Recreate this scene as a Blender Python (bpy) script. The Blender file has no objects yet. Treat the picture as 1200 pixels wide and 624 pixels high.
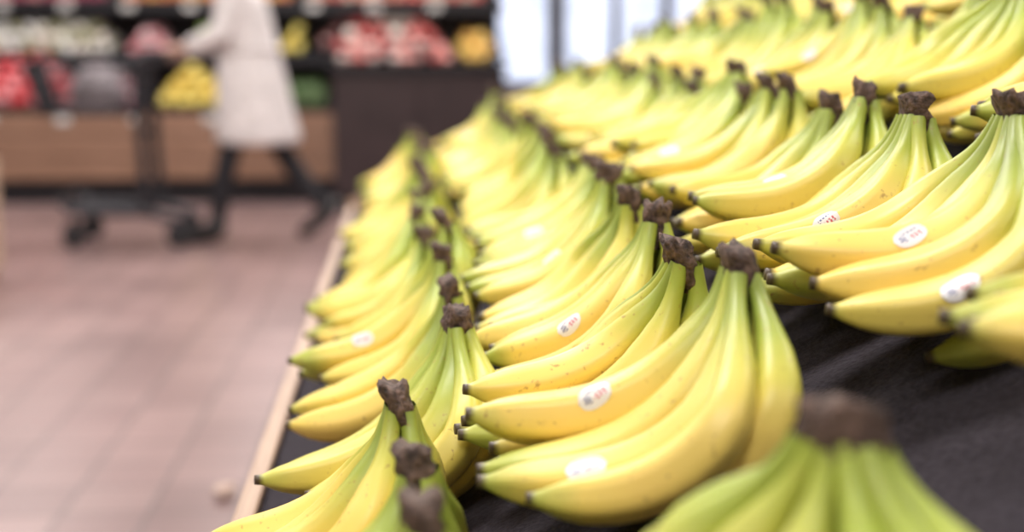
import bpy, bmesh, math, random
from math import sin, cos, pi, radians
from mathutils import Vector, Matrix, noise
random.seed(7)
S = bpy.context.scene
COL = S.collection
S.view_settings.view_transform = 'Standard'
S.view_settings.look = 'None'

# ------------------------------------------------------------------ helpers
def link(o, parent=None):
    COL.objects.link(o)
    if parent: o.parent = parent
    return o
def empty(name, loc=(0,0,0)):
    e = bpy.data.objects.new(name, None); e.empty_display_size = .1; e.location = loc
    return link(e)
def mat(name, col, rough=.5, metal=0, noise_amt=0, nscale=20, bump=0, emit=None, estr=0, spec=.5):
    m = bpy.data.materials.new(name); m.use_nodes = True
    nt = m.node_tree; b = nt.nodes['Principled BSDF']
    b.inputs['Base Color'].default_value = (*col, 1)
    b.inputs['Roughness'].default_value = rough
    b.inputs['Metallic'].default_value = metal
    b.inputs['Specular IOR Level'].default_value = spec
    if noise_amt or bump:
        tc = nt.nodes.new('ShaderNodeTexCoord'); n = nt.nodes.new('ShaderNodeTexNoise')
        n.inputs['Scale'].default_value = nscale; n.inputs['Detail'].default_value = 5
        nt.links.new(tc.outputs['Object'], n.inputs['Vector'])
        if noise_amt:
            r = nt.nodes.new('ShaderNodeValToRGB')
            r.color_ramp.elements[0].position = .3; r.color_ramp.elements[1].position = .7
            r.color_ramp.elements[0].color = (*[c*(1-noise_amt) for c in col], 1)
            r.color_ramp.elements[1].color = (*[min(1, c*(1+noise_amt)) for c in col], 1)
            nt.links.new(n.outputs['Fac'], r.inputs['Fac']); nt.links.new(r.outputs['Color'], b.inputs['Base Color'])
        if bump:
            bp = nt.nodes.new('ShaderNodeBump'); bp.inputs['Strength'].default_value = bump; bp.inputs['Distance'].default_value = .01
            nt.links.new(n.outputs['Fac'], bp.inputs['Height']); nt.links.new(bp.outputs['Normal'], b.inputs['Normal'])
    if emit:
        b.inputs['Emission Color'].default_value = (*emit, 1); b.inputs['Emission Strength'].default_value = estr
    return m
def mesh_obj(name, verts, faces, mats, parent=None, smooth=False, fm=None):
    me = bpy.data.meshes.new(name); me.from_pydata(verts, [], faces)
    for m in (mats if isinstance(mats, list) else [mats]): me.materials.append(m)
    if fm: me.polygons.foreach_set('material_index', fm)
    if smooth: me.polygons.foreach_set('use_smooth', [True]*len(me.polygons))
    me.update()
    return link(bpy.data.objects.new(name, me), parent)
def boxes(name, lst, m, parent=None, bevel=0):
    """lst: (x0,x1,y0,y1,z0,z1)"""
    V=[];F=[]
    for x0,x1,y0,y1,z0,z1 in lst:
        b=len(V)
        V += [(x0,y0,z0),(x1,y0,z0),(x1,y1,z0),(x0,y1,z0),(x0,y0,z1),(x1,y0,z1),(x1,y1,z1),(x0,y1,z1)]
        F += [tuple(b+i for i in f) for f in [(0,3,2,1),(4,5,6,7),(0,1,5,4),(1,2,6,5),(2,3,7,6),(3,0,4,7)]]
    o = mesh_obj(name,V,F,m,parent)
    if bevel:
        md=o.modifiers.new('bev','BEVEL'); md.width=bevel; md.segments=2
    return o
def tubes(name, paths, r, m, parent=None, cyclic=False):
    cu = bpy.data.curves.new(name,'CURVE'); cu.dimensions='3D'; cu.bevel_depth=r; cu.bevel_resolution=3; cu.use_fill_caps=True
    for p in paths:
        sp = cu.splines.new('POLY'); sp.points.add(len(p)-1)
        for i,q in enumerate(p): sp.points[i].co=(*q,1)
        sp.use_cyclic_u = cyclic
    cu.materials.append(m)
    return link(bpy.data.objects.new(name,cu), parent)
def skin(name, pts, edges, radii, m, parent=None, sub=2, root=0):
    me = bpy.data.meshes.new(name); me.from_pydata(pts, edges, []); me.materials.append(m)
    o = link(bpy.data.objects.new(name, me), parent)
    md = o.modifiers.new('skin','SKIN')
    for i,v in enumerate(me.skin_vertices[0].data):
        r = radii[i]; v.radius = r if isinstance(r,tuple) else (r,r)
        v.use_root = (i==root)
    md.use_smooth_shade = True
    s = o.modifiers.new('sub','SUBSURF'); s.levels=sub; s.render_levels=sub
    return o
def sstep(a,b,x):
    t=max(0,min(1,(x-a)/(b-a))); return t*t*(3-2*t)

# ------------------------------------------------------------------ banana materials
def banana_material():
    m = bpy.data.materials.new('banana_peel'); m.use_nodes=True
    nt=m.node_tree; N=nt.nodes; L=nt.links; b=N['Principled BSDF']
    at=N.new('ShaderNodeAttribute'); at.attribute_name='ripe'
    sep=N.new('ShaderNodeSeparateColor'); L.new(at.outputs['Color'],sep.inputs['Color'])
    tc=N.new('ShaderNodeTexCoord')
    n=N.new('ShaderNodeTexNoise'); n.inputs['Scale'].default_value=22; n.inputs['Detail'].default_value=3
    L.new(tc.outputs['Object'],n.inputs['Vector'])
    a=N.new('ShaderNodeMath'); a.operation='MULTIPLY_ADD'; a.inputs[1].default_value=.16; L.new(n.outputs['Fac'],a.inputs[0]); L.new(sep.outputs['Red'],a.inputs[2])
    c=N.new('ShaderNodeMath'); c.operation='MULTIPLY_ADD'; c.inputs[1].default_value=-.24; L.new(sep.outputs['Green'],c.inputs[0]); L.new(a.outputs[0],c.inputs[2])
    r=N.new('ShaderNodeValToRGB'); L.new(c.outputs[0],r.inputs['Fac'])
    els=[(.0,(.25,.32,.05)),(.10,(.35,.42,.06)),(.23,(.62,.58,.10)),(.36,(.87,.67,.16)),(.62,(.92,.66,.16)),(.82,(.87,.65,.14)),(.95,(.46,.49,.09))]
    cr=r.color_ramp
    cr.elements[0].position=els[0][0]; cr.elements[0].color=(*els[0][1],1)
    cr.elements[1].position=els[-1][0]; cr.elements[1].color=(*els[-1][1],1)
    for p,cc in els[1:-1]:
        e=cr.elements.new(p); e.color=(*cc,1)
    mx=N.new('ShaderNodeMix'); mx.data_type='RGBA'
    L.new(sep.outputs['Blue'],mx.inputs['Factor']); L.new(r.outputs['Color'],mx.inputs['A']); mx.inputs['B'].default_value=(.42,.52,.075,1)
    n2=N.new('ShaderNodeTexNoise'); n2.inputs['Scale'].default_value=170; n2.inputs['Detail'].default_value=3
    L.new(tc.outputs['Object'],n2.inputs['Vector'])
    r2=N.new('ShaderNodeValToRGB'); r2.color_ramp.elements[0].position=.64; r2.color_ramp.elements[1].position=.74
    r2.color_ramp.elements[0].color=(0,0,0,1); r2.color_ramp.elements[1].color=(.7,.7,.7,1)
    L.new(n2.outputs['Fac'],r2.inputs['Fac'])
    mx2=N.new('ShaderNodeMix'); mx2.data_type='RGBA'; L.new(r2.outputs['Color'],mx2.inputs['Factor']); L.new(mx.outputs['Result'],mx2.inputs['A']); mx2.inputs['B'].default_value=(.36,.21,.06,1)
    r3=N.new('ShaderNodeValToRGB'); r3.color_ramp.elements[0].position=.968; r3.color_ramp.elements[1].position=.988
    r3.color_ramp.elements[0].color=(0,0,0,1); r3.color_ramp.elements[1].color=(1,1,1,1)
    L.new(sep.outputs['Red'],r3.inputs['Fac'])
    mx3=N.new('ShaderNodeMix'); mx3.data_type='RGBA'; L.new(r3.outputs['Color'],mx3.inputs['Factor']); L.new(mx2.outputs['Result'],mx3.inputs['A']); mx3.inputs['B'].default_value=(.08,.055,.03,1)
    L.new(mx3.outputs['Result'],b.inputs['Base Color'])
    b.inputs['Roughness'].default_value=.42
    b.inputs['Specular IOR Level'].default_value=.5
    bp=N.new('ShaderNodeBump'); bp.inputs['Strength'].default_value=.22; bp.inputs['Distance'].default_value=.003
    L.new(n.outputs['Fac'],bp.inputs['Height']); L.new(bp.outputs['Normal'],b.inputs['Normal'])
    return m
M_ban=banana_material()
M_crown=mat('banana_crown',(.105,.066,.050),.85,noise_amt=.8,nscale=160,bump=.8)
M_cut=mat('banana_cut',(.12,.085,.07),.9,noise_amt=.6,nscale=200,bump=.5)
def sticker_material():
    m=bpy.data.materials.new('sticker'); m.use_nodes=True
    nt=m.node_tree;N=nt.nodes;L=nt.links;b=N['Principled BSDF']
    at=N.new('ShaderNodeAttribute'); at.attribute_name='ripe'
    sep=N.new('ShaderNodeSeparateColor'); L.new(at.outputs['Color'],sep.inputs['Color'])
    def mth(op,a,bv):
        k=N.new('ShaderNodeMath'); k.operation=op
        if isinstance(a,(int,float)): k.inputs[0].default_value=a
        else: L.new(a,k.inputs[0])
        if isinstance(bv,(int,float)): k.inputs[1].default_value=bv
        elif bv is not None: L.new(bv,k.inputs[1])
        return k.outputs[0]
    u=sep.outputs['Red']; v=sep.outputs['Green']
    g1=mth('SINE',mth('MULTIPLY',mth('ADD',u,mth('MULTIPLY',v,.08)),52.0),None)
    g2=mth('SINE',mth('MULTIPLY',mth('SUBTRACT',v,mth('MULTIPLY',u,.7)),38.0),None)
    s=mth('GREATER_THAN',mth('ADD',g1,mth('MULTIPLY',g2,.8)),.0)
    band=mth('LESS_THAN',mth('ABSOLUTE',mth('SUBTRACT',v,.58),None),.13)
    ends=mth('LESS_THAN',mth('ABSOLUTE',mth('SUBTRACT',u,.38),None),.19)
    red=mth('MULTIPLY',mth('MULTIPLY',s,band),ends)
    rightb=mth('LESS_THAN',mth('ABSOLUTE',mth('SUBTRACT',u,.74),None),.10)
    blue=mth('MULTIPLY',mth('MULTIPLY',rightb,mth('LESS_THAN',mth('ABSOLUTE',mth('SUBTRACT',v,.54),None),.17)),mth('GREATER_THAN',g2,-.3))
    small=mth('MULTIPLY',mth('MULTIPLY',mth('LESS_THAN',mth('ABSOLUTE',mth('SUBTRACT',v,.27),None),.04),mth('LESS_THAN',mth('ABSOLUTE',mth('SUBTRACT',u,.48),None),.24)),mth('GREATER_THAN',g1,-.4))
    mx=N.new('ShaderNodeMix'); mx.data_type='RGBA'; L.new(red,mx.inputs['Factor']); mx.inputs['A'].default_value=(.78,.77,.78,1); mx.inputs['B'].default_value=(.55,.10,.12,1)
    mx2=N.new('ShaderNodeMix'); mx2.data_type='RGBA'; L.new(mth('MAXIMUM',blue,small),mx2.inputs['Factor']); L.new(mx.outputs['Result'],mx2.inputs['A']); mx2.inputs['B'].default_value=(.10,.12,.28,1)
    L.new(mx2.outputs['Result'],b.inputs['Base Color']); b.inputs['Roughness'].default_value=.35
    return m
M_stick=sticker_material()

SLOPE=.489
RP=[(0,.0062),(.06,.0064),(.12,.0074),(.17,.0098),(.23,.0136),(.31,.0167),(.42,.0185),(.55,.0191),(.68,.0187),(.78,.0174),(.85,.0151),(.90,.0120),(.94,.0084),(.962,.0060),(.975,.0048),(1.0,.0042)]
def rad(t):
    for i in range(len(RP)-1):
        if t<=RP[i+1][0]:
            a,b=RP[i],RP[i+1]; k=(t-a[0])/(b[0]-a[0]); return a[1]+(b[1]-a[1])*k
    return RP[-1][1]
TS=[0,.03,.07,.11,.15,.19,.23,.27,.31,.36,.41,.46,.52,.58,.64,.70,.75,.80,.84,.875,.905,.93,.95,.964,.975,.988,1.0]
class Bunch:
    def __init__(s): s.V=[];s.F=[];s.C=[];s.M=[]
    def finger(s,yi,y0,th0,th1,L,rs,rnd,green,seg=20,sticker=None,x0=0,ztop=0,conv=.25,ph=0,mid=.5):
        K=120
        x=x0;z=ztop;pts=[]
        for k in range(K+1):
            t=k/K
            sc=.35*t+.65*sstep(mid-.45,mid+.45,t)
            th=th0+(th1-th0)*sc
            y=y0+(yi-y0)*sstep(-.04,.40,t)-(yi)*conv*sstep(.45,1.05,t)
            pts.append((Vector((x,y,z)),th))
            x-=sin(th)*L/K; z-=cos(th)*L/K
        def frame(t):
            k=min(K,max(0,t*K)); i=int(min(K-1,k)); f=k-i
            p=pts[i][0].lerp(pts[i+1][0],f); T=(pts[i+1][0]-pts[i][0]).normalized()
            B=Vector((0,-1,0)); B=(B-T*B.dot(T)).normalized(); Nn=T.cross(B)
            if Nn.dot(Vector((-1,0,1)))<0: Nn=-Nn
            return p,Nn,B
        base=len(s.V)
        for j,t in enumerate(TS):
            p,Nn,B=frame(t); r=rad(t)*rs
            ang=.07*sstep(.1,.3,t)*(1-sstep(.93,.97,t))
            for q in range(seg):
                a=2*pi*q/seg
                rr=r*(1+ang*cos(5*(a+ph)))
                s.V.append(p+Nn*(cos(a)*rr)+B*(sin(a)*rr)); s.C.append((t,rnd,green,1))
        nr=len(TS)
        for j in range(nr-1):
            for q in range(seg):
                a=base+j*seg+q;b=base+j*seg+(q+1)%seg
                s.F.append((a,b,b+seg,a+seg)); s.M.append(0)
        s.F.append(tuple(base+(nr-1)*seg+q for q in range(seg))); s.M.append(0)
        if sticker:
            tm,am=sticker[:2]; ro=sticker[2] if len(sticker)>2 else .15
            hl=.0135; hw=.0080; gu,gv=14,8
            b0=len(s.V)
            for i in range(gu+1):
                uu=-1+2*i/gu
                w=math.sqrt(max(.0,1-abs(uu)**2.4))*.97+.03
                for j in range(gv+1):
                    vv=(-1+2*j/gv)*w
                    du=uu*hl*cos(ro)-vv*hw*sin(ro); dv=uu*hl*sin(ro)+vv*hw*cos(ro)
                    t=tm+du/L; p,Nn,B=frame(t); r=rad(t)*rs
                    a=am+dv/r
                    rr=r*(1+.07*cos(5*(a+ph)))+.0007
                    s.V.append(p+Nn*(cos(a)*rr)+B*(sin(a)*rr)); s.C.append(((uu+1)/2,(vv+1)/2,0,1))
            for i in range(gu):
                for j in range(gv):
                    a=b0+i*(gv+1)+j; s.F.append((a,a+1,a+gv+2,a+gv+1)); s.M.append(3)
    def crown(s,ay,ax=.0098,h=.017,lean=0,seed=0):
        seg=18; rings=[(-.022,.66),(-.014,.86),(-.005,1.0),(.002,1.05),(.008,1.02),(h-.005,1.12),(h-.0015,1.02),(h,.8)]
        b=len(s.V)
        for z,k in rings:
            for q in range(seg):
                a=2*pi*q/seg
                n=noise.noise(Vector((cos(a)*1.6,sin(a)*1.6,z*110+seed*7.3)))*.42+noise.noise(Vector((cos(a)*5,sin(a)*5,z*250+seed)))*.2
                kk=k*(1+n)
                f=(1-.2*sstep(0,h,z))
                s.V.append(Vector((cos(a)*ax*kk - lean*z, sin(a)*ay*f*kk, z + (n*.014 if z>.008 else 0)))); s.C.append((0,0,0,1))
        for j in range(len(rings)-1):
            for q in range(seg):
                a=b+j*seg+q; c=b+j*seg+(q+1)%seg
                s.F.append((a,c,c+seg,a+seg)); s.M.append(1)
        s.F.append(tuple(b+(len(rings)-1)*seg+q for q in range(seg))); s.M.append(2)
    def mesh(s,name):
        me=bpy.data.meshes.new(name); me.from_pydata([tuple(v) for v in s.V],[],s.F)
        for m in (M_ban,M_crown,M_cut,M_stick): me.materials.append(m)
        me.polygons.foreach_set('material_index',s.M); me.polygons.foreach_set('use_smooth',[True]*len(s.F))
        at=me.color_attributes.new('ripe','FLOAT_COLOR','POINT')
        at.data.foreach_set('color',[c for v in s.C for c in v]); me.update()
        return me
def make_bunch(name,n_in,n_out,ymid=0,sp=.0335,L=.222,seed=0,green=0,stick=(),th=(0,80),size=1,spread=1):
    R=random.Random(seed); B=Bunch()
    for layer,n in (('in',n_in),('out',n_out)):
        for i in range(n):
            k=i-(n-1)/2
            yi=ymid+k*sp*spread+R.uniform(-.004,.004)
            y0=k*.0068
            d=R.uniform(-6,6)
            edge=abs(k)/max(1,(n-1)/2)
            if layer=='in':
                t0=th[0]+11+d-edge*9; t1=th[1]+6+R.uniform(-7,5)-edge*2; LL=L*R.uniform(.90,1.05); x0=-.004
            else:
                t0=th[0]-18+d; t1=th[1]-16+R.uniform(-5,5); LL=L*R.uniform(.79,.91); x0=.006
            st=None
            for q in stick:
                if q[0]==layer and q[1]==i: st=q[2:]
            B.finger(yi,y0,radians(t0),radians(t1),LL*size,size*R.uniform(.90,1.05),R.uniform(.0,1),max(0,min(1,green+R.choice([-.1,0,0,.12,.28]))),sticker=st,x0=x0,ph=R.uniform(0,1.2),conv=R.uniform(.10,.30),mid=R.uniform(.42,.58))
    B.crown(.0062*max(n_in,n_out)/2+.0055,seed=seed,lean=R.uniform(-.1,.7))
    return B.mesh(name), B
def rest(B, rot):
    return -min(((rot@v).z - SLOPE*(rot@v).x) for v in B.V)

# display geometry: top surface  z = Z0 + SLOPE*(x-X0)
X0,Z0=-.143,.592
def surf(x): return Z0+SLOPE*(x-X0)
def place(me,B,x,y,yaw=0,tilt=0,name='banana_bunch',parent=None,lift=0):
    rot=Matrix.Rotation(yaw,3,'Z')@Matrix.Rotation(tilt,3,'Y')
    h=rest(B,rot)
    o=bpy.data.objects.new(name,me); link(o,parent)
    o.rotation_euler=rot.to_euler(); o.location=(x,y,surf(x)+h+.0005+lift)
    return o

# hand placed near bunches: (x_crown, y_crown, n_in, n_out, ymid, seed, green, stickers, yaw, tilt, spread, L)
near=[
 # row 1 (lowest, along the wooden edge)
 (.006,.705,4,4,.01,1,.42,[],10,6,1,.215),
 (.004,.840,4,4,.0,2,.26,[('in',2,.8,.7)],-10,5,1,.212),
 (-.008,.980,4,4,.0,3,.06,[('in',1,.72,1.0,-.2)],2,6,1,.215),
 (.040,1.19,5,4,-.02,4,.28,[('in',0,.62,.9,.3)],14,5,1.05,.222),
 (.040,1.36,4,4,.01,5,.12,[('in',1,.62,.9)],-4,4,1,.212),
 (.038,1.53,5,4,.0,6,.08,[('in',2,.6,.7,-.2)],6,4,1,.21),
 # row 2
 (.180,.570,5,5,.0,11,.60,[('in',0,.75,.8)],42,12,1.15,.215),
 (.214,.900,6,5,-.022,12,.0,[('in',3,.60,.75,.3),('in',1,.70,.75,.1)],-2,8,1.12,.225),
 (.200,1.02,4,4,.035,13,.12,[],6,7,1,.222),
 (.213,1.21,5,4,.01,14,.06,[('in',1,.57,.8,.25)],-6,7,1.05,.218),
 (.214,1.36,4,4,.02,15,.0,[],5,7,1,.222),
 (.215,1.52,5,4,.02,16,.18,[('in',1,.5,.8,.2)],0,7,1.05,.215),
 # row 3
 (.450,.68,4,4,.0,20,.08,[],-6,12,1,.222),
 (.425,.97,6,5,-.03,21,.0,[('in',2,.58,.7,.3),('in',4,.6,.7,.1),('in',0,.62,.8,.2)],0,12,1.08,.225),
 (.418,1.15,5,4,-.005,22,.08,[('in',1,.6,.8,.3)],5,12,1,.222),
 (.42,1.29,4,4,-.01,23,.0,[('in',1,.6,.8,.2)],-5,11,1,.222),
 (.425,1.41,4,4,.02,24,.28,[],4,11,1,.215),
]
for (x,y,ni,no,ym,sd,gr,st,yw,tl,sprd,LL) in near:
    me,B=make_bunch('banana_bunch',ni,no,ymid=ym,seed=sd,green=gr,stick=st,spread=sprd,L=LL)
    place(me,B,x,y,yaw=radians(yw),tilt=radians(tl))
variants=[]
for i in range(14):
    R=random.Random(100+i)
    n=R.choice([3,4,5,5]); 
    st=[]
    if i%3: st=[('in',R.randrange(n),R.uniform(.5,.7),R.uniform(.5,1.0),R.uniform(-.4,.5))]
    variants.append(make_bunch('bananas_%d'%i,n,max(3,n-1),ymid=R.uniform(-.01,.02),seed=100+i,green=[0,.0,.05,.10,.25,.38,.0][i%7],stick=st,th=(R.uniform(-9,11),R.uniform(70,88)),size=R.uniform(.90,1.08),spread=R.uniform(.95,1.2)))
pile=empty('banana_bunches_mass')
DEND=4.25
for row in range(7):
    xc=.016+.210*row+(.012 if row==0 else 0)
    ystart=[1.68,1.67,1.56,.95,1.1,1.2,1.6][row]
    y=ystart
    while y<DEND-.12:
        me,B=random.choice(variants)
        place(me,B,xc+random.uniform(-.02,.02),y,yaw=radians(random.uniform(-18,18)),tilt=radians((4,7,11,9,9,9,9)[row]+random.uniform(-5,6)),name='banana_hand',parent=pile)
        y+=random.uniform(.115,.15)

# ------------------------------------------------------------------ display stand
M_cloth=mat('dark_liner',(.040,.034,.042),.95,noise_amt=.35,nscale=220,bump=.6,spec=.2)
def wood(name,c1,c2,axis='Y',rough=.5):
    m=bpy.data.materials.new(name); m.use_nodes=True; nt=m.node_tree;N=nt.nodes;L=nt.links;b=N['Principled BSDF']
    tc=N.new('ShaderNodeTexCoord'); mp=N.new('ShaderNodeMapping'); n=N.new('ShaderNodeTexNoise'); r=N.new('ShaderNodeValToRGB')
    mp.inputs['Scale'].default_value={'Y':(22,1.2,22),'X':(1.2,22,22),'Z':(22,22,1.2)}[axis]
    n.inputs['Scale'].default_value=3; n.inputs['Detail'].default_value=8; n.inputs['Distortion'].default_value=.6
    L.new(tc.outputs['Object'],mp.inputs['Vector']);L.new(mp.outputs['Vector'],n.inputs['Vector']);L.new(n.outputs['Fac'],r.inputs['Fac'])
    r.color_ramp.elements[0].position=.3;r.color_ramp.elements[1].position=.7
    r.color_ramp.elements[0].color=(*c1,1);r.color_ramp.elements[1].color=(*c2,1)
    L.new(r.outputs['Color'],b.inputs['Base Color']); b.inputs['Roughness'].default_value=rough
    return m
M_woodL=wood('wood_light',(.34,.22,.15),(.48,.33,.22),'Y')
M_woodX=wood('wood_shelf',(.20,.105,.065),(.36,.21,.14),'X')
M_woodZ=wood('wood_bin',(.45,.32,.22),(.6,.45,.33),'Z')
M_dark=mat('dark_laminate',(.028,.020,.022),.45,noise_amt=.2,nscale=6)
M_black=mat('black_metal',(.02,.02,.024),.4,metal=.3,noise_amt=.1,nscale=20)
M_tag=mat('price_tag',(.7,.7,.68),.6,noise_amt=.1,nscale=30)
stand=empty('banana_display_stand')
XA,XB=X0-.012,1.50; YA,YB=-.3,DEND
V=[];F=[];nx,ny=60,200
for i in range(nx+1):
    for j in range(ny+1):
        x=XA+(XB-XA)*i/nx;y=YA+(YB-YA)*j/ny
        r=-.0035+.0028*noise.noise(Vector((x*9,y*9,0)))
        V.append((x,y,surf(x)+min(0,r)))
for i in range(nx):
    for j in range(ny):
        a=i*(ny+1)+j;F.append((a,a+ny+1,a+ny+2,a+1))
mesh_obj('sloped_liner',V,F,M_cloth,stand,smooth=True)
zA,zB=surf(XA)-.02,surf(XB)-.02
V=[(XA,YA,.08),(XB,YA,.08),(XB,YA,zB),(XA,YA,zA),(XA,YB,.08),(XB,YB,.08),(XB,YB,zB),(XA,YB,zA)]
mesh_obj('carcass',V,[(0,1,2,3),(7,6,5,4),(0,3,7,4),(1,5,6,2),(3,2,6,7),(0,4,5,1)],M_dark,stand)
boxes('kick_plinth',[(XA+.06,XB-.04,YA+.05,YB-.05,0,.08)],M_black,stand)
boxes('front_wood_rail',[(XA-.022,XA,YA-.02,YB+.02,zA-.10,surf(XA)+.008)],M_woodL,stand,bevel=.003)
boxes('front_slats',[(XA-.016,XA,YA-.02,YB+.02,.1+.095*k,.1+.095*k+.088) for k in range(4)],M_woodL,stand,bevel=.002)
V=[(XA-.026,YB,zA-.10),(XB,YB,zB-.10),(XB,YB,zB+.045),(XA-.026,YB,zA+.04)]
V=V+[(x,y+.02,z) for x,y,z in V]
mesh_obj('end_wood_rail',V,[(0,1,2,3),(7,6,5,4),(0,4,5,1),(1,5,6,2),(2,6,7,3),(3,7,4,0)],M_woodL,stand)
boxes('back_panel',[(XB,XB+.03,YA,YB+.02,.0,zB+.12)],M_dark,stand)

# ------------------------------------------------------------------ room
def floor_mat():
    m=bpy.data.materials.new('quarry_tile'); m.use_nodes=True;nt=m.node_tree;N=nt.nodes;L=nt.links;b=N['Principled BSDF']
    tc=N.new('ShaderNodeTexCoord'); br=N.new('ShaderNodeTexBrick'); br.offset=0
    br.inputs['Color1'].default_value=(.32,.215,.205,1);br.inputs['Color2'].default_value=(.245,.16,.154,1);br.inputs['Mortar'].default_value=(.15,.105,.10,1)
    br.inputs['Scale'].default_value=1;br.inputs['Mortar Size'].default_value=.007;br.inputs['Brick Width'].default_value=.2;br.inputs['Row Height'].default_value=.2
    br.inputs['Mortar Smooth'].default_value=.3
    L.new(tc.outputs['Object'],br.inputs['Vector'])
    n=N.new('ShaderNodeTexNoise');n.inputs['Scale'].default_value=1.4;n.inputs['Detail'].default_value=6;L.new(tc.outputs['Object'],n.inputs['Vector'])
    mx=N.new('ShaderNodeMix');mx.data_type='RGBA';mx.blend_type='MULTIPLY';mx.inputs['Factor'].default_value=.5
    L.new(br.outputs['Color'],mx.inputs['A'])
    r=N.new('ShaderNodeValToRGB');r.color_ramp.elements[0].position=.35;r.color_ramp.elements[1].position=.65;r.color_ramp.elements[0].color=(.7,.7,.7,1);r.color_ramp.elements[1].color=(1.25,1.25,1.25,1)
    L.new(n.outputs['Fac'],r.inputs['Fac']);L.new(r.outputs['Color'],mx.inputs['B']);L.new(mx.outputs['Result'],b.inputs['Base Color'])
    b.inputs['Roughness'].default_value=.34
    bp=N.new('ShaderNodeBump');bp.inputs['Strength'].default_value=.3;bp.inputs['Distance'].default_value=.003;bp.invert=True
    L.new(br.outputs['Fac'],bp.inputs['Height']);L.new(bp.outputs['Normal'],b.inputs['Normal'])
    return m
RX0,RX1,RY0,RY1,RH=-7,6,-3,14,3.6
boxes('floor',[(RX0,RX1,RY0,RY1,-.1,0)],floor_mat())
M_wall=mat('wall_paint',(.32,.28,.27),.8,noise_amt=.05,nscale=3)
M_ceil=mat('ceiling_paint',(.55,.53,.52),.9,noise_amt=.03,nscale=3)
boxes('wall_back',[(RX0,.75,RY1,RY1+.1,0,RH),(3.2,RX1,RY1,RY1+.1,0,RH),(.75,3.2,RY1,RY1+.1,0,.7),(.75,3.2,RY1,RY1+.1,2.7,RH)],M_wall)
boxes('wall_left',[(RX0-.1,RX0,RY0,RY1,0,RH)],M_wall)
boxes('wall_right',[(RX1,RX1+.1,RY0,RY1,0,RH)],M_wall)
boxes('wall_front',[(RX0,RX1,RY0-.1,RY0,0,RH)],M_wall)
boxes('ceiling',[(RX0,RX1,RY0,RY1,RH,RH+.1)],M_ceil)
boxes('baseboard_back',[(RX0,RX1,RY1-.02,RY1,0,.12)],M_dark)
win=empty('window_1')
M_frost=mat('frosted_daylight_glass',(.45,.5,.62),.3,emit=(.70,.79,1.0),estr=.95,noise_amt=.5,nscale=3)
boxes('glass',[(.75,3.2,RY1+.03,RY1+.05,.7,2.7)],M_frost,win)
boxes('mullions',[(x,x+w_,RY1-.03,RY1+.04,.7,2.7) for x,w_ in ((.75,.05),(1.38,.16),(2.0,.08),(2.5,.1),(3.1,.1))]+[(.75,3.2,RY1-.03,RY1+.04,z,z+.06) for z in (.7,2.0,2.64)],M_dark,win)

M_lamp=mat('lamp_diffuser',(.9,.9,.9),.4,emit=(1,.97,.95),estr=2)
def ceiling_light(x,y,w,power):
    e=empty('ceiling_light',(x,y,RH))
    boxes('housing',[(-w/2-.04,w/2+.04,-w/2-.04,w/2+.04,-.08,0)],M_ceil,e)
    boxes('diffuser',[(-w/2,w/2,-w/2,w/2,-.09,-.08)],M_lamp,e)
    l=bpy.data.lights.new('tube_light','AREA');l.shape='SQUARE';l.size=w;l.energy=power;l.color=(1,.95,.92)
    o=bpy.data.objects.new('tube_light',l);o.location=(0,0,-.12);link(o,e)
for y in (-1.2,2.0,5.2,8.6,11.8):
    for x in (-3.2,-.6,2.2):
        ceiling_light(x,y,1.0,((56 if y>4 else 34) if x!=-.6 else (84 if y>1 else 60)))

# ------------------------------------------------------------------ fruit piles
def fruit_pile(name,x0,x1,y0,y1,z0,z1,r,cols,parent=None,layers=2,long=1.0,seed=0):
    R=random.Random(seed); V=[];F=[];FM=[]
    su,sv=10,7
    ms=[mat(name+'_skin',c,.35,noise_amt=.25,nscale=25) for c in cols]
    for l in range(layers):
        ny=max(1,int((y1-y0)/(2*r))-l); nx=max(1,int((x1-x0)/(2*r*long))-l)
        for i in range(nx):
            for j in range(ny):
                cx=x0+r*long+(i+l*.5)*2*r*long+R.uniform(-.1,.1)*r; cy=y0+r+(j+l*.5)*2*r
                cz=z0+(z1-z0)*(cy-y0)/max(.01,(y1-y0))+r+l*1.45*r
                if cx>x1-r*.8: continue
                k=R.uniform(.9,1.04); b=len(V); mi=R.randrange(len(ms)); tx,ty=R.uniform(-.3,.3),R.uniform(-.3,.3)
                for a in range(sv+1):
                    ph=pi*a/sv
                    rr=sin(ph)*(1+.06*cos(ph)); zz=cos(ph)*(.95)-.22*math.exp(-(ph/.45)**2)
                    for q in range(su):
                        th=2*pi*q/su
                        X=r*k*rr*cos(th)*long; Y=r*k*rr*sin(th); Z=r*k*zz
                        V.append((cx+X+tx*Z,cy+Y+ty*Z,cz+Z))
                for a in range(sv):
                    for q in range(su):
                        p=b+a*su+q;s=b+a*su+(q+1)%su
                        F.append((p,p+su,s+su,s));FM.append(mi)
    return mesh_obj(name,V,F,ms,parent,smooth=True,fm=FM)
SY=10.0
shelf=empty('grocery_shelving')
SX0,SX1=-5.2,-.5
boxes('plinth',[(SX0,SX1,SY+.05,SY+.9,0,.17)],M_black,shelf)
boxes('front_planks',[(SX0,SX1,SY,SY+.05,.17+.156*k,.17+.156*k+.148) for k in range(3)],M_woodX,shelf,bevel=.004)
boxes('body',[(SX0,SX1,SY+.05,SY+.9,.17,.60)],M_dark,shelf)
def tray(name,x0,x1,y0,y1,za,zb,th,m,parent):
    V=[(x0,y0,za-th),(x1,y0,za-th),(x1,y1,zb-th),(x0,y1,zb-th),(x0,y0,za),(x1,y0,za),(x1,y1,zb),(x0,y1,zb)]
    return mesh_obj(name,V,[(0,3,2,1),(4,5,6,7),(0,1,5,4),(1,2,6,5),(2,3,7,6),(3,0,4,7)],m,parent)
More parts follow.
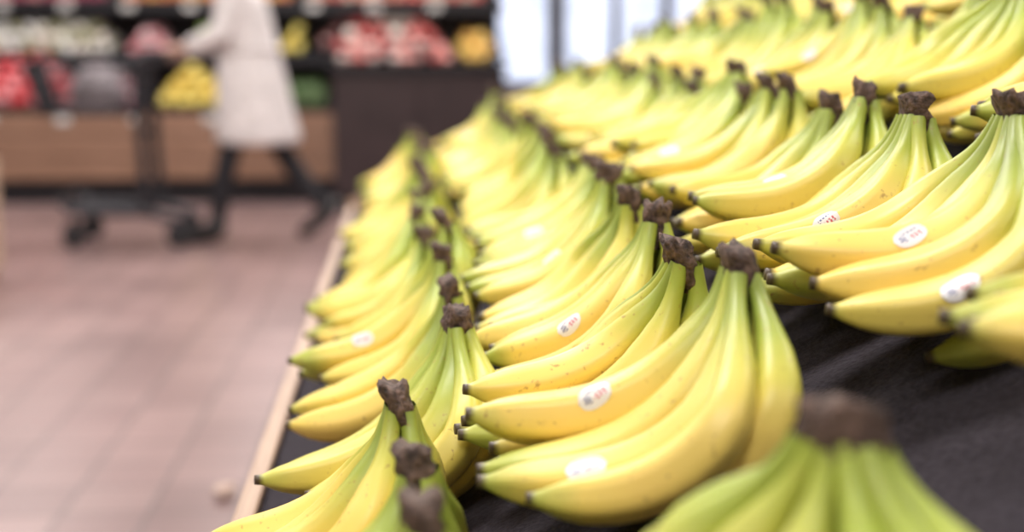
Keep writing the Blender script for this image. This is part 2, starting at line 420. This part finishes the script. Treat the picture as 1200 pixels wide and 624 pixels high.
tray('lower_tray',SX0,SX1,SY+.0,SY+.6,.645,.78,.02,M_black,shelf)
tray('middle_tray',SX0,.70,SY+.25,SY+.8,1.01,1.10,.03,M_black,shelf)
boxes('middle_lip',[(SX0,-.52,SY+.21,SY+.25,.96,1.035)],M_black,shelf)
tray('upper_tray',SX0,.70,SY+.35,SY+.85,1.37,1.44,.03,M_black,shelf)
boxes('upper_lip',[(SX0,.70,SY+.31,SY+.35,1.32,1.41)],M_black,shelf)
boxes('price_tags',[(x,x+.09,SY+.302,SY+.308,1.34,1.385) for x in [SX0+.2+.43*k for k in range(13)]]+[(x,x+.09,SY-.008,SY-.002,.56,.61) for x in [SX0+.3+.5*k for k in range(9)]],M_tag,shelf)
boxes('back_board',[(SX0,.70,SY+.88,SY+.92,.6,2.3)],M_dark,shelf)
boxes('uprights',[(x,x+.05,SY+.80,SY+.88,.6,2.3) for x in (SX0,-4,-2.75,-1.5,-.3,.63)],M_black,shelf)
boxes('canopy',[(SX0,.70,SY+.1,SY+.92,2.3,2.42)],M_woodX,shelf)
fp=fruit_pile
RED=[(.85,.11,.13),(.92,.36,.38),(.6,.05,.06)]
fp('apple_pile',-3.6,-2.28,SY+.03,SY+.55,.65,.77,.055,RED,seed=1,layers=4)
fp('turnip_pile',-2.24,-1.80,SY+.03,SY+.55,.65,.77,.045,[(.7,.62,.62),(.6,.5,.52),(.55,.2,.25)],seed=2,layers=3)
fp('lemon_pile',-1.72,-1.25,SY+.03,SY+.55,.65,.77,.045,[(.90,.62,.12),(.92,.7,.18)],seed=3,layers=4,long=1.2)
fp('tomato_pile',-1.2,-.98,SY+.03,SY+.55,.65,.77,.04,RED,seed=4)
fp('lime_pile',-.93,-.54,SY+.03,SY+.55,.65,.77,.036,[(.09,.16,.06),(.13,.20,.08)],seed=5,layers=2)
fp('garlic_pile',-3.6,-2.0,SY+.28,SY+.75,1.02,1.09,.045,[(.88,.82,.72),(.76,.68,.62),(.38,.38,.20),(.9,.88,.82)],seed=6,layers=3)
fp('radish_pile',-1.96,-1.62,SY+.28,SY+.75,1.02,1.09,.036,[(.8,.5,.52),(.85,.75,.75),(.7,.3,.32)],seed=7,layers=3)
fp('lettuce_pile',-1.55,-.95,SY+.28,SY+.75,1.02,1.09,.06,[(.3,.42,.12),(.4,.5,.2)],seed=8,layers=2)
fp('pear_pile',-.9,-.66,SY+.28,SY+.75,1.02,1.09,.042,[(.85,.65,.15),(.9,.72,.2)],seed=9,layers=3)
fp('pink_apple_pile',-.62,.32,SY+.28,SY+.75,1.02,1.09,.055,[(.82,.28,.26),(.9,.55,.5),(.6,.1,.1),(.92,.8,.72),(.12,.05,.05)],seed=10,layers=3)
fp('orange_pile',.36,.66,SY+.28,SY+.75,1.02,1.09,.044,[(.85,.48,.12),(.88,.6,.15)],seed=11,layers=2)
fp('plum_pile',-3.6,-2.1,SY+.37,SY+.83,1.38,1.43,.04,[(.5,.08,.12),(.3,.05,.1),(.7,.3,.3)],seed=12,layers=2)
fp('nectarine_pile',-2.0,-.8,SY+.37,SY+.83,1.38,1.43,.042,[(.7,.25,.1),(.75,.4,.12)],seed=13,layers=2)
fp('peach_pile',-.7,.6,SY+.37,SY+.83,1.38,1.43,.042,[(.75,.3,.22),(.7,.15,.12),(.8,.6,.5)],seed=14,layers=2)

cab=empty('end_cabinet')
CX0,CX1,CY0,CY1=-.50,.66,9.3,10.2
boxes('carcass',[(CX0+.02,CX1-.02,CY0+.02,CY1,.1,.92)],M_dark,cab)
boxes('plinth',[(CX0+.06,CX1-.06,CY0+.06,CY1-.02,0,.1)],M_black,cab)
boxes('doors',[(CX0+.03,(CX0+CX1)/2-.004,CY0,CY0+.02,.12,.90),((CX0+CX1)/2+.004,CX1-.03,CY0,CY0+.02,.12,.90)],mat('dark_brown_panel',(.036,.022,.023),.4,noise_amt=.2,nscale=5),cab,bevel=.004)
boxes('countertop',[(CX0,CX1,CY0-.03,CY1,.92,.965)],M_black,cab,bevel=.004)
fp('strawberry_pile',CX0+.05,CX1-.3,CY0+.05,CY0+.75,.968,1.0,.034,[(.7,.14,.13),(.82,.40,.36),(.9,.7,.65),(.08,.04,.04)],seed=21,layers=2)
fp('tangerine_pile',CX1-.28,CX1-.05,CY0+.05,CY0+.75,.968,1.0,.04,[(.85,.55,.14)],seed=22,layers=3)

pb=empty('wooden_produce_bin')
bx0,bx1,by0,by1=-2.65,-1.88,5.95,6.7
L=[]
for k in range(4):
    z0=.06+.13*k
    L+=[(bx0,bx1,by0,by0+.02,z0,z0+.115),(bx0,bx1,by1-.02,by1,z0,z0+.115),(bx1-.02,bx1,by0+.02,by1-.02,z0,z0+.115),(bx0,bx0+.02,by0+.02,by1-.02,z0,z0+.115)]
boxes('slats',L,M_woodZ,pb,bevel=.003)
boxes('corner_posts',[(x,x+.05,y,y+.05,0,.6) for x in (bx0+.02,bx1-.07) for y in (by0+.02,by1-.07)],M_woodZ,pb)
boxes('bottom_board',[(bx0+.02,bx1-.02,by0+.02,by1-.02,.42,.44)],M_woodZ,pb)
fp('potatoes',bx0+.04,bx1-.04,by0+.04,by1-.04,.44,.44,.045,[(.45,.3,.16),(.5,.36,.2)],pb,layers=2,long=1.2,seed=31)

bm=bmesh.new(); bmesh.ops.create_icosphere(bm,subdivisions=3,radius=.026)
for v in bm.verts:
    n=noise.noise(v.co*70)*.35+noise.noise(v.co*180)*.2
    v.co*=1+n; v.co.z*=.6
me=bpy.data.meshes.new('crumpled_paper'); bm.to_mesh(me); bm.free(); me.materials.append(mat('paper',(.65,.50,.42),.8,noise_amt=.1,nscale=60))
zmin=min(v.co.z for v in me.vertices)
o=link(bpy.data.objects.new('crumpled_paper',me)); o.location=(-.44,3.3,-zmin)

# ------------------------------------------------------------------ shopping cart
M_chr=mat('cart_metal',(.035,.035,.042),.4,metal=.3,noise_amt=.1,nscale=30)
M_rub=mat('rubber',(.02,.02,.022),.6,noise_amt=.2,nscale=40)
M_plas=mat('cart_handle_plastic',(.03,.03,.035),.4,noise_amt=.1,nscale=40)
cart=empty('shopping_cart')
y0,y1=7.70,8.20; yc=7.95
for yy in (y0+.02,y1-.02):
    tubes('side_frame',[[(-1.86,yy,.27),(-1.80,yy,.20),(-1.40,yy,.19),(-1.24,yy,.14),(-1.20,yy,.13)]],.024,M_chr,cart)
    tubes('rear_upright',[[(-1.40,yy,.19),(-1.42,yy,.62),(-1.43,yy,.98),(-1.37,yy,1.04),(-1.28,yy,1.03)]],.028,M_chr,cart)
tubes('cross_bars',[[(x,y0+.02,z),(x,y1-.02,z)] for x,z in ((-1.86,.27),(-1.80,.20),(-1.62,.195),(-1.40,.19),(-1.42,.62))],.016,M_chr,cart)
tubes('lower_rack',[[(-1.82,y0+.06+k*.055,.215),(-1.42,y0+.06+k*.055,.205)] for k in range(8)],.006,M_chr,cart)
tubes('handle_bar',[[(-1.285,y0-.01,1.03),(-1.285,y1+.01,1.03)]],.016,M_plas,cart)
top=[(-2.02,y0,.99),(-1.43,y0,.99),(-1.43,y1,.99),(-2.02,y1,.99)]
ins=.05
bot=[(-1.94,y0+ins,.72),(-1.46,y0+ins,.72),(-1.46,y1-ins,.72),(-1.94,y1-ins,.72)]
tubes('basket_rim',[top,bot],.015,M_chr,cart,cyclic=True)
W=[]
for a,b in ((0,1),(1,2),(2,3),(3,0)):
    n=18
    for k in range(n+1):
        t=k/n; W.append([tuple(Vector(top[a]).lerp(Vector(top[b]),t)),tuple(Vector(bot[a]).lerp(Vector(bot[b]),t))])
for lv in (.25,.5,.75):
    q=[tuple(Vector(top[i]).lerp(Vector(bot[i]),lv)) for i in range(4)]; W.append(q+[q[0]])
for k in range(1,16):
    t=k/16; W.append([tuple(Vector(bot[0]).lerp(Vector(bot[1]),t)),tuple(Vector(bot[3]).lerp(Vector(bot[2]),t))])
tubes('basket_wires',W,.0035,M_chr,cart)
def wheel(cx,cy):
    V=[];F=[];n=24
    prof=[(.02,-.014),(.05,-.016),(.062,-.013),(.066,0),(.062,.013),(.05,.016),(.02,.014)]
    for r,yy in prof:
        for q in range(n):
            a=2*pi*q/n; V.append((cx+r*cos(a),cy+yy,.066+r*sin(a)))
    for j in range(len(prof)-1):
        for q in range(n):
            a=j*n+q;b=j*n+(q+1)%n; F.append((a,b,b+n,a+n))
    F.append(tuple(range(n)));F.append(tuple(len(V)-n+q for q in range(n)))
    mesh_obj('wheel',V,F,M_rub,cart,smooth=False)
    boxes('caster_fork',[(cx-.018,cx+.018,cy-.026,cy-.02,.05,.15),(cx-.018,cx+.018,cy+.02,cy+.026,.05,.15),(cx-.02,cx+.02,cy-.026,cy+.026,.14,.155)],M_chr,cart)
for cx in (-1.79,-1.24):
    for cy in (y0+.02,y1-.02): wheel(cx,cy)
V=[];F=[];n=20
prof=[(.02,.725),(.10,.73),(.12,.80),(.11,.88),(.08,.94),(.04,.98),(.06,1.02)]
for r,z in prof:
    for q in range(n):
        a=2*pi*q/n; k=1+.15*noise.noise(Vector((cos(a)*2,sin(a)*2,z*9)))
        V.append((-1.68+r*1.25*k*cos(a),7.95+r*k*sin(a),z))
for j in range(len(prof)-1):
    for q in range(n):
        a=j*n+q;b=j*n+(q+1)%n;F.append((a,b,b+n,a+n))
mesh_obj('grocery_bag',V,F,mat('grey_bag',(.36,.32,.34),.6,noise_amt=.3,nscale=15),cart,smooth=True)

# ------------------------------------------------------------------ woman walking
wm=empty('woman_walking')
PY=7.95
M_skin=mat('skin',(.62,.38,.29),.5,noise_amt=.06,nscale=30)
M_tights=mat('black_tights',(.012,.012,.016),.7,noise_amt=.2,nscale=60)
M_coat=mat('white_coat',(.74,.70,.69),.85,noise_amt=.14,nscale=20,bump=.5)
M_hair=mat('brown_hair',(.10,.055,.03),.55,noise_amt=.4,nscale=60)
M_boot=mat('black_boots',(.015,.013,.014),.45,noise_amt=.2,nscale=20)
P=[(-.84,PY,.93),(-.86,PY,1.08),(-.885,PY,1.24),(-.895,PY,1.36),(-.91,PY,1.43),(-.925,PY,1.49),
   (-.86,PY-.085,.86),(-.97,PY-.085,.50),(-1.02,PY-.08,.30),(-1.045,PY-.08,.10),
   (-.82,PY+.085,.86),(-.70,PY+.085,.50),(-.59,PY+.085,.33),(-.46,PY+.085,.17),
   (-.90,PY-.16,1.36),(-.985,PY-.19,1.13),(-1.14,PY-.165,1.065),
   (-.90,PY+.16,1.36),(-.985,PY+.19,1.13),(-1.14,PY+.165,1.065)]
E=[(0,1),(1,2),(2,3),(3,4),(4,5),(0,6),(6,7),(7,8),(8,9),(0,10),(10,11),(11,12),(12,13),(3,14),(14,15),(15,16),(3,17),(17,18),(18,19)]
Rr=[(.11,.13),(.10,.11),(.10,.12),(.09,.10),.05,.048,.09,.066,.062,.044,.09,.066,.062,.044,.05,.04,.03,.05,.04,.03]
skin('body',P,E,Rr,M_tights,wm)
def loft(rings,n=32,cap=True):
    V=[];F=[]
    for (cx,cy,cz,ax,ay) in rings:
        for q in range(n):
            a=2*pi*q/n
            V.append((cx+ax*cos(a),cy+ay*sin(a),cz))
    for j in range(len(rings)-1):
        for q in range(n):
            a=j*n+q;b=j*n+(q+1)%n;F.append((a,b,b+n,a+n))
    if cap: F.append(tuple(reversed(range(n))));F.append(tuple(len(V)-n+q for q in range(n)))
    return V,F
rings=[(-.815,PY,.545,.235,.235),(-.82,PY,.60,.232,.235),(-.835,PY,.75,.21,.225),(-.85,PY,.92,.188,.21),(-.86,PY,1.06,.165,.185),(-.885,PY,1.20,.16,.19),(-.90,PY,1.32,.145,.195),(-.905,PY,1.39,.105,.165),(-.915,PY,1.44,.07,.09),(-.92,PY,1.485,.064,.07)]
V,F=loft(rings)
def tube(p0,p1,r0,r1,V,F,n=16,steps=6):
    p0=Vector(p0);p1=Vector(p1);T=(p1-p0).normalized();A=T.orthogonal().normalized();B=T.cross(A);b=len(V)
    for s in range(steps+1):
        t=s/steps
        for q in range(n):
            a=2*pi*q/n;r=r0+(r1-r0)*t;V.append(tuple(p0.lerp(p1,t)+A*cos(a)*r+B*sin(a)*r))
    for s in range(steps):
        for q in range(n):
            a=b+s*n+q;c=b+s*n+(q+1)%n;F.append((a,c,c+n,a+n))
    F.append(tuple(reversed([b+q for q in range(n)])));F.append(tuple(b+steps*n+q for q in range(n)))
for sg in (-1,1):
    tube((-.895,PY+sg*.14,1.37),(-.985,PY+sg*.20,1.12),.078,.062,V,F)
    tube((-.975,PY+sg*.20,1.145),(-1.165,PY+sg*.165,1.062),.062,.05,V,F)
o=mesh_obj('coat',V,F,M_coat,wm,smooth=True)
bm=bmesh.new();bm.from_mesh(o.data);bmesh.ops.recalc_face_normals(bm,faces=bm.faces);bm.to_mesh(o.data);bm.free()
md=o.modifiers.new('rm','REMESH');md.mode='VOXEL';md.voxel_size=.016;md.use_smooth_shade=True
md=o.modifiers.new('sm','SMOOTH');md.iterations=8;md.factor=.5
tubes('coat_belt',[[(-.862+.172*cos(a),PY+.196*sin(a),1.06) for a in [2*pi*k/32 for k in range(32)]]],.012,M_coat,wm,cyclic=True)
def boot(ax,az,ty,pitch,nm):
    pts=[(0,0,.16),(0,0,.06),(.035,0,.035),(-.07,0,.035),(-.15,0,.028),(-.19,0,.026)]
    c=cos(pitch);s=sin(pitch)
    q=[]
    for x,y,z in pts:
        z-=.03; q.append((ax+x*c+z*s, ty, az+x*s+z*c))
    return skin(nm,q,[(0,1),(1,2),(1,3),(3,4),(4,5)],[.055,.050,.036,.046,.040,.026],M_boot,wm)
boot(-1.045,.036,PY-.08,0,'boot_left')
boot(-.455,.125,PY+.085,radians(30),'boot_right')
V=[];F=[];nu,nv=24,18
hc=Vector((-.965,PY,1.575))
for j in range(nv+1):
    ph=pi*j/nv
    for i in range(nu):
        th=2*pi*i/nu
        x=-cos(th)*sin(ph)*.093;y=sin(th)*sin(ph)*.074;z=cos(ph)*.115
        if z<0: x*=1+z*1.2; y*=1+z*1.8; x-=-z*.12*1.0
        front=max(0,-x/.093)
        if front>.75 and abs(y)<.022:
            x-=.022*math.exp(-((z+.012)/.018)**2)*(1-abs(y)/.022)
            x-=.007*math.exp(-((z+.052)/.009)**2)
            x+=.004*math.exp(-((z-.022)/.012)**2)
        V.append(tuple(hc+Vector((x,y,z))))
for j in range(nv):
    for i in range(nu):
        a=j*nu+i;b=j*nu+(i+1)%nu;F.append((a,a+nu,b+nu,b))
mesh_obj('head',V,F,M_skin,wm,smooth=True)
skin('neck',[(-.915,PY,1.44),(-.925,PY,1.50),(-.94,PY,1.55)],[(0,1),(1,2)],[.052,.048,.048],M_skin,wm)
M_eye=mat('eye_dark',(.02,.015,.012),.2,noise_amt=.1); M_lip=mat('lips',(.5,.16,.14),.4,noise_amt=.1)
def ball(name,c,r,m,parent,sc=(1,1,1),seg=16):
    bm=bmesh.new();bmesh.ops.create_uvsphere(bm,u_segments=seg,v_segments=seg//2+2,radius=r)
    for v in bm.verts: v.co=Vector((v.co.x*sc[0],v.co.y*sc[1],v.co.z*sc[2]))+Vector(c)
    me=bpy.data.meshes.new(name);bm.to_mesh(me);bm.free();me.materials.append(m)
    me.polygons.foreach_set('use_smooth',[True]*len(me.polygons));return link(bpy.data.objects.new(name,me),parent)
for sg in (-1,1):
    ball('eye',(hc.x-.078,PY+sg*.03,hc.z+.008),.010,M_eye,wm,(.6,1.2,.7))
    ball('ear',(hc.x+.008,PY+sg*.073,hc.z-.005),.022,M_skin,wm,(.7,.35,1.2))
ball('mouth',(hc.x-.083,PY,hc.z-.052),.014,M_lip,wm,(.5,1.4,.4))
V=[];F=[]
for j in range(nv+1):
    ph=pi*j/nv
    for i in range(nu):
        th=2*pi*i/nu
        x=cos(th)*sin(ph)*.104+.018;y=sin(th)*sin(ph)*.088;z=cos(ph)*.122+.01
        if z<.03: x=max(x,-.02+(.03-z)*.45)
        elif x<-.05: x=x*.92
        if z<-.04: z=-.04+(z+.04)*1.9; x=x*.9+.012
        n_=.004*noise.noise(Vector((th*6,ph*2,0)))
        V.append(tuple(hc+Vector((x+n_,y+n_,z))))
for j in range(nv):
    for i in range(nu):
        a=j*nu+i;b=j*nu+(i+1)%nu;F.append((a,a+nu,b+nu,b))
mesh_obj('hair',V,F,M_hair,wm,smooth=True)
for sg,nm in ((-1,'hand_left'),(1,'hand_right')):
    cy=PY+sg*.165; hx,hz=-1.285,1.03
    pts=[(-1.155,cy,1.064),(-1.20,cy,1.066),(-1.245,cy,1.068)]; ed=[(0,1),(1,2)]; rd=[.027,(.034,.018),(.038,.017)]
    for f in range(4):
        fy=cy+(f-1.5)*.021; b=len(pts); ln=[.9,1.0,.97,.82][f]; R_=.029
        for a in (60,115,175,235):
            aa=radians(60+(a-60)*ln); pts.append((hx+R_*cos(aa),fy,hz+R_*sin(aa)+.002)); rd.append(.0095 if a<200 else .008)
        ed+=[(2,b),(b,b+1),(b+1,b+2),(b+2,b+3)]
    b=len(pts); tyy=cy-sg*.036
    pts+=[(-1.215,tyy,1.05),(-1.25,tyy-sg*.004,1.022),(-1.272,tyy-sg*.004,.999)]; rd+=[.012,.0105,.009]; ed+=[(1,b),(b,b+1),(b+1,b+2)]
    skin(nm,pts,ed,rd,M_skin,wm)

# ------------------------------------------------------------------ world + camera
w=bpy.data.worlds.new('world');S.world=w;w.use_nodes=True
w.node_tree.nodes['Background'].inputs['Color'].default_value=(.8,.85,1,1);w.node_tree.nodes['Background'].inputs['Strength'].default_value=.5
cd=bpy.data.cameras.new('camera');cd.lens=50;cd.sensor_width=36;cd.clip_start=.02
cam=link(bpy.data.objects.new('camera',cd));cam.location=(0,0,1.05)
cam.rotation_euler=(radians(90-8.6),0,radians(-4.2))
cd.dof.use_dof=True;cd.dof.focus_distance=1.08;cd.dof.aperture_fstop=2.8
S.camera=cam
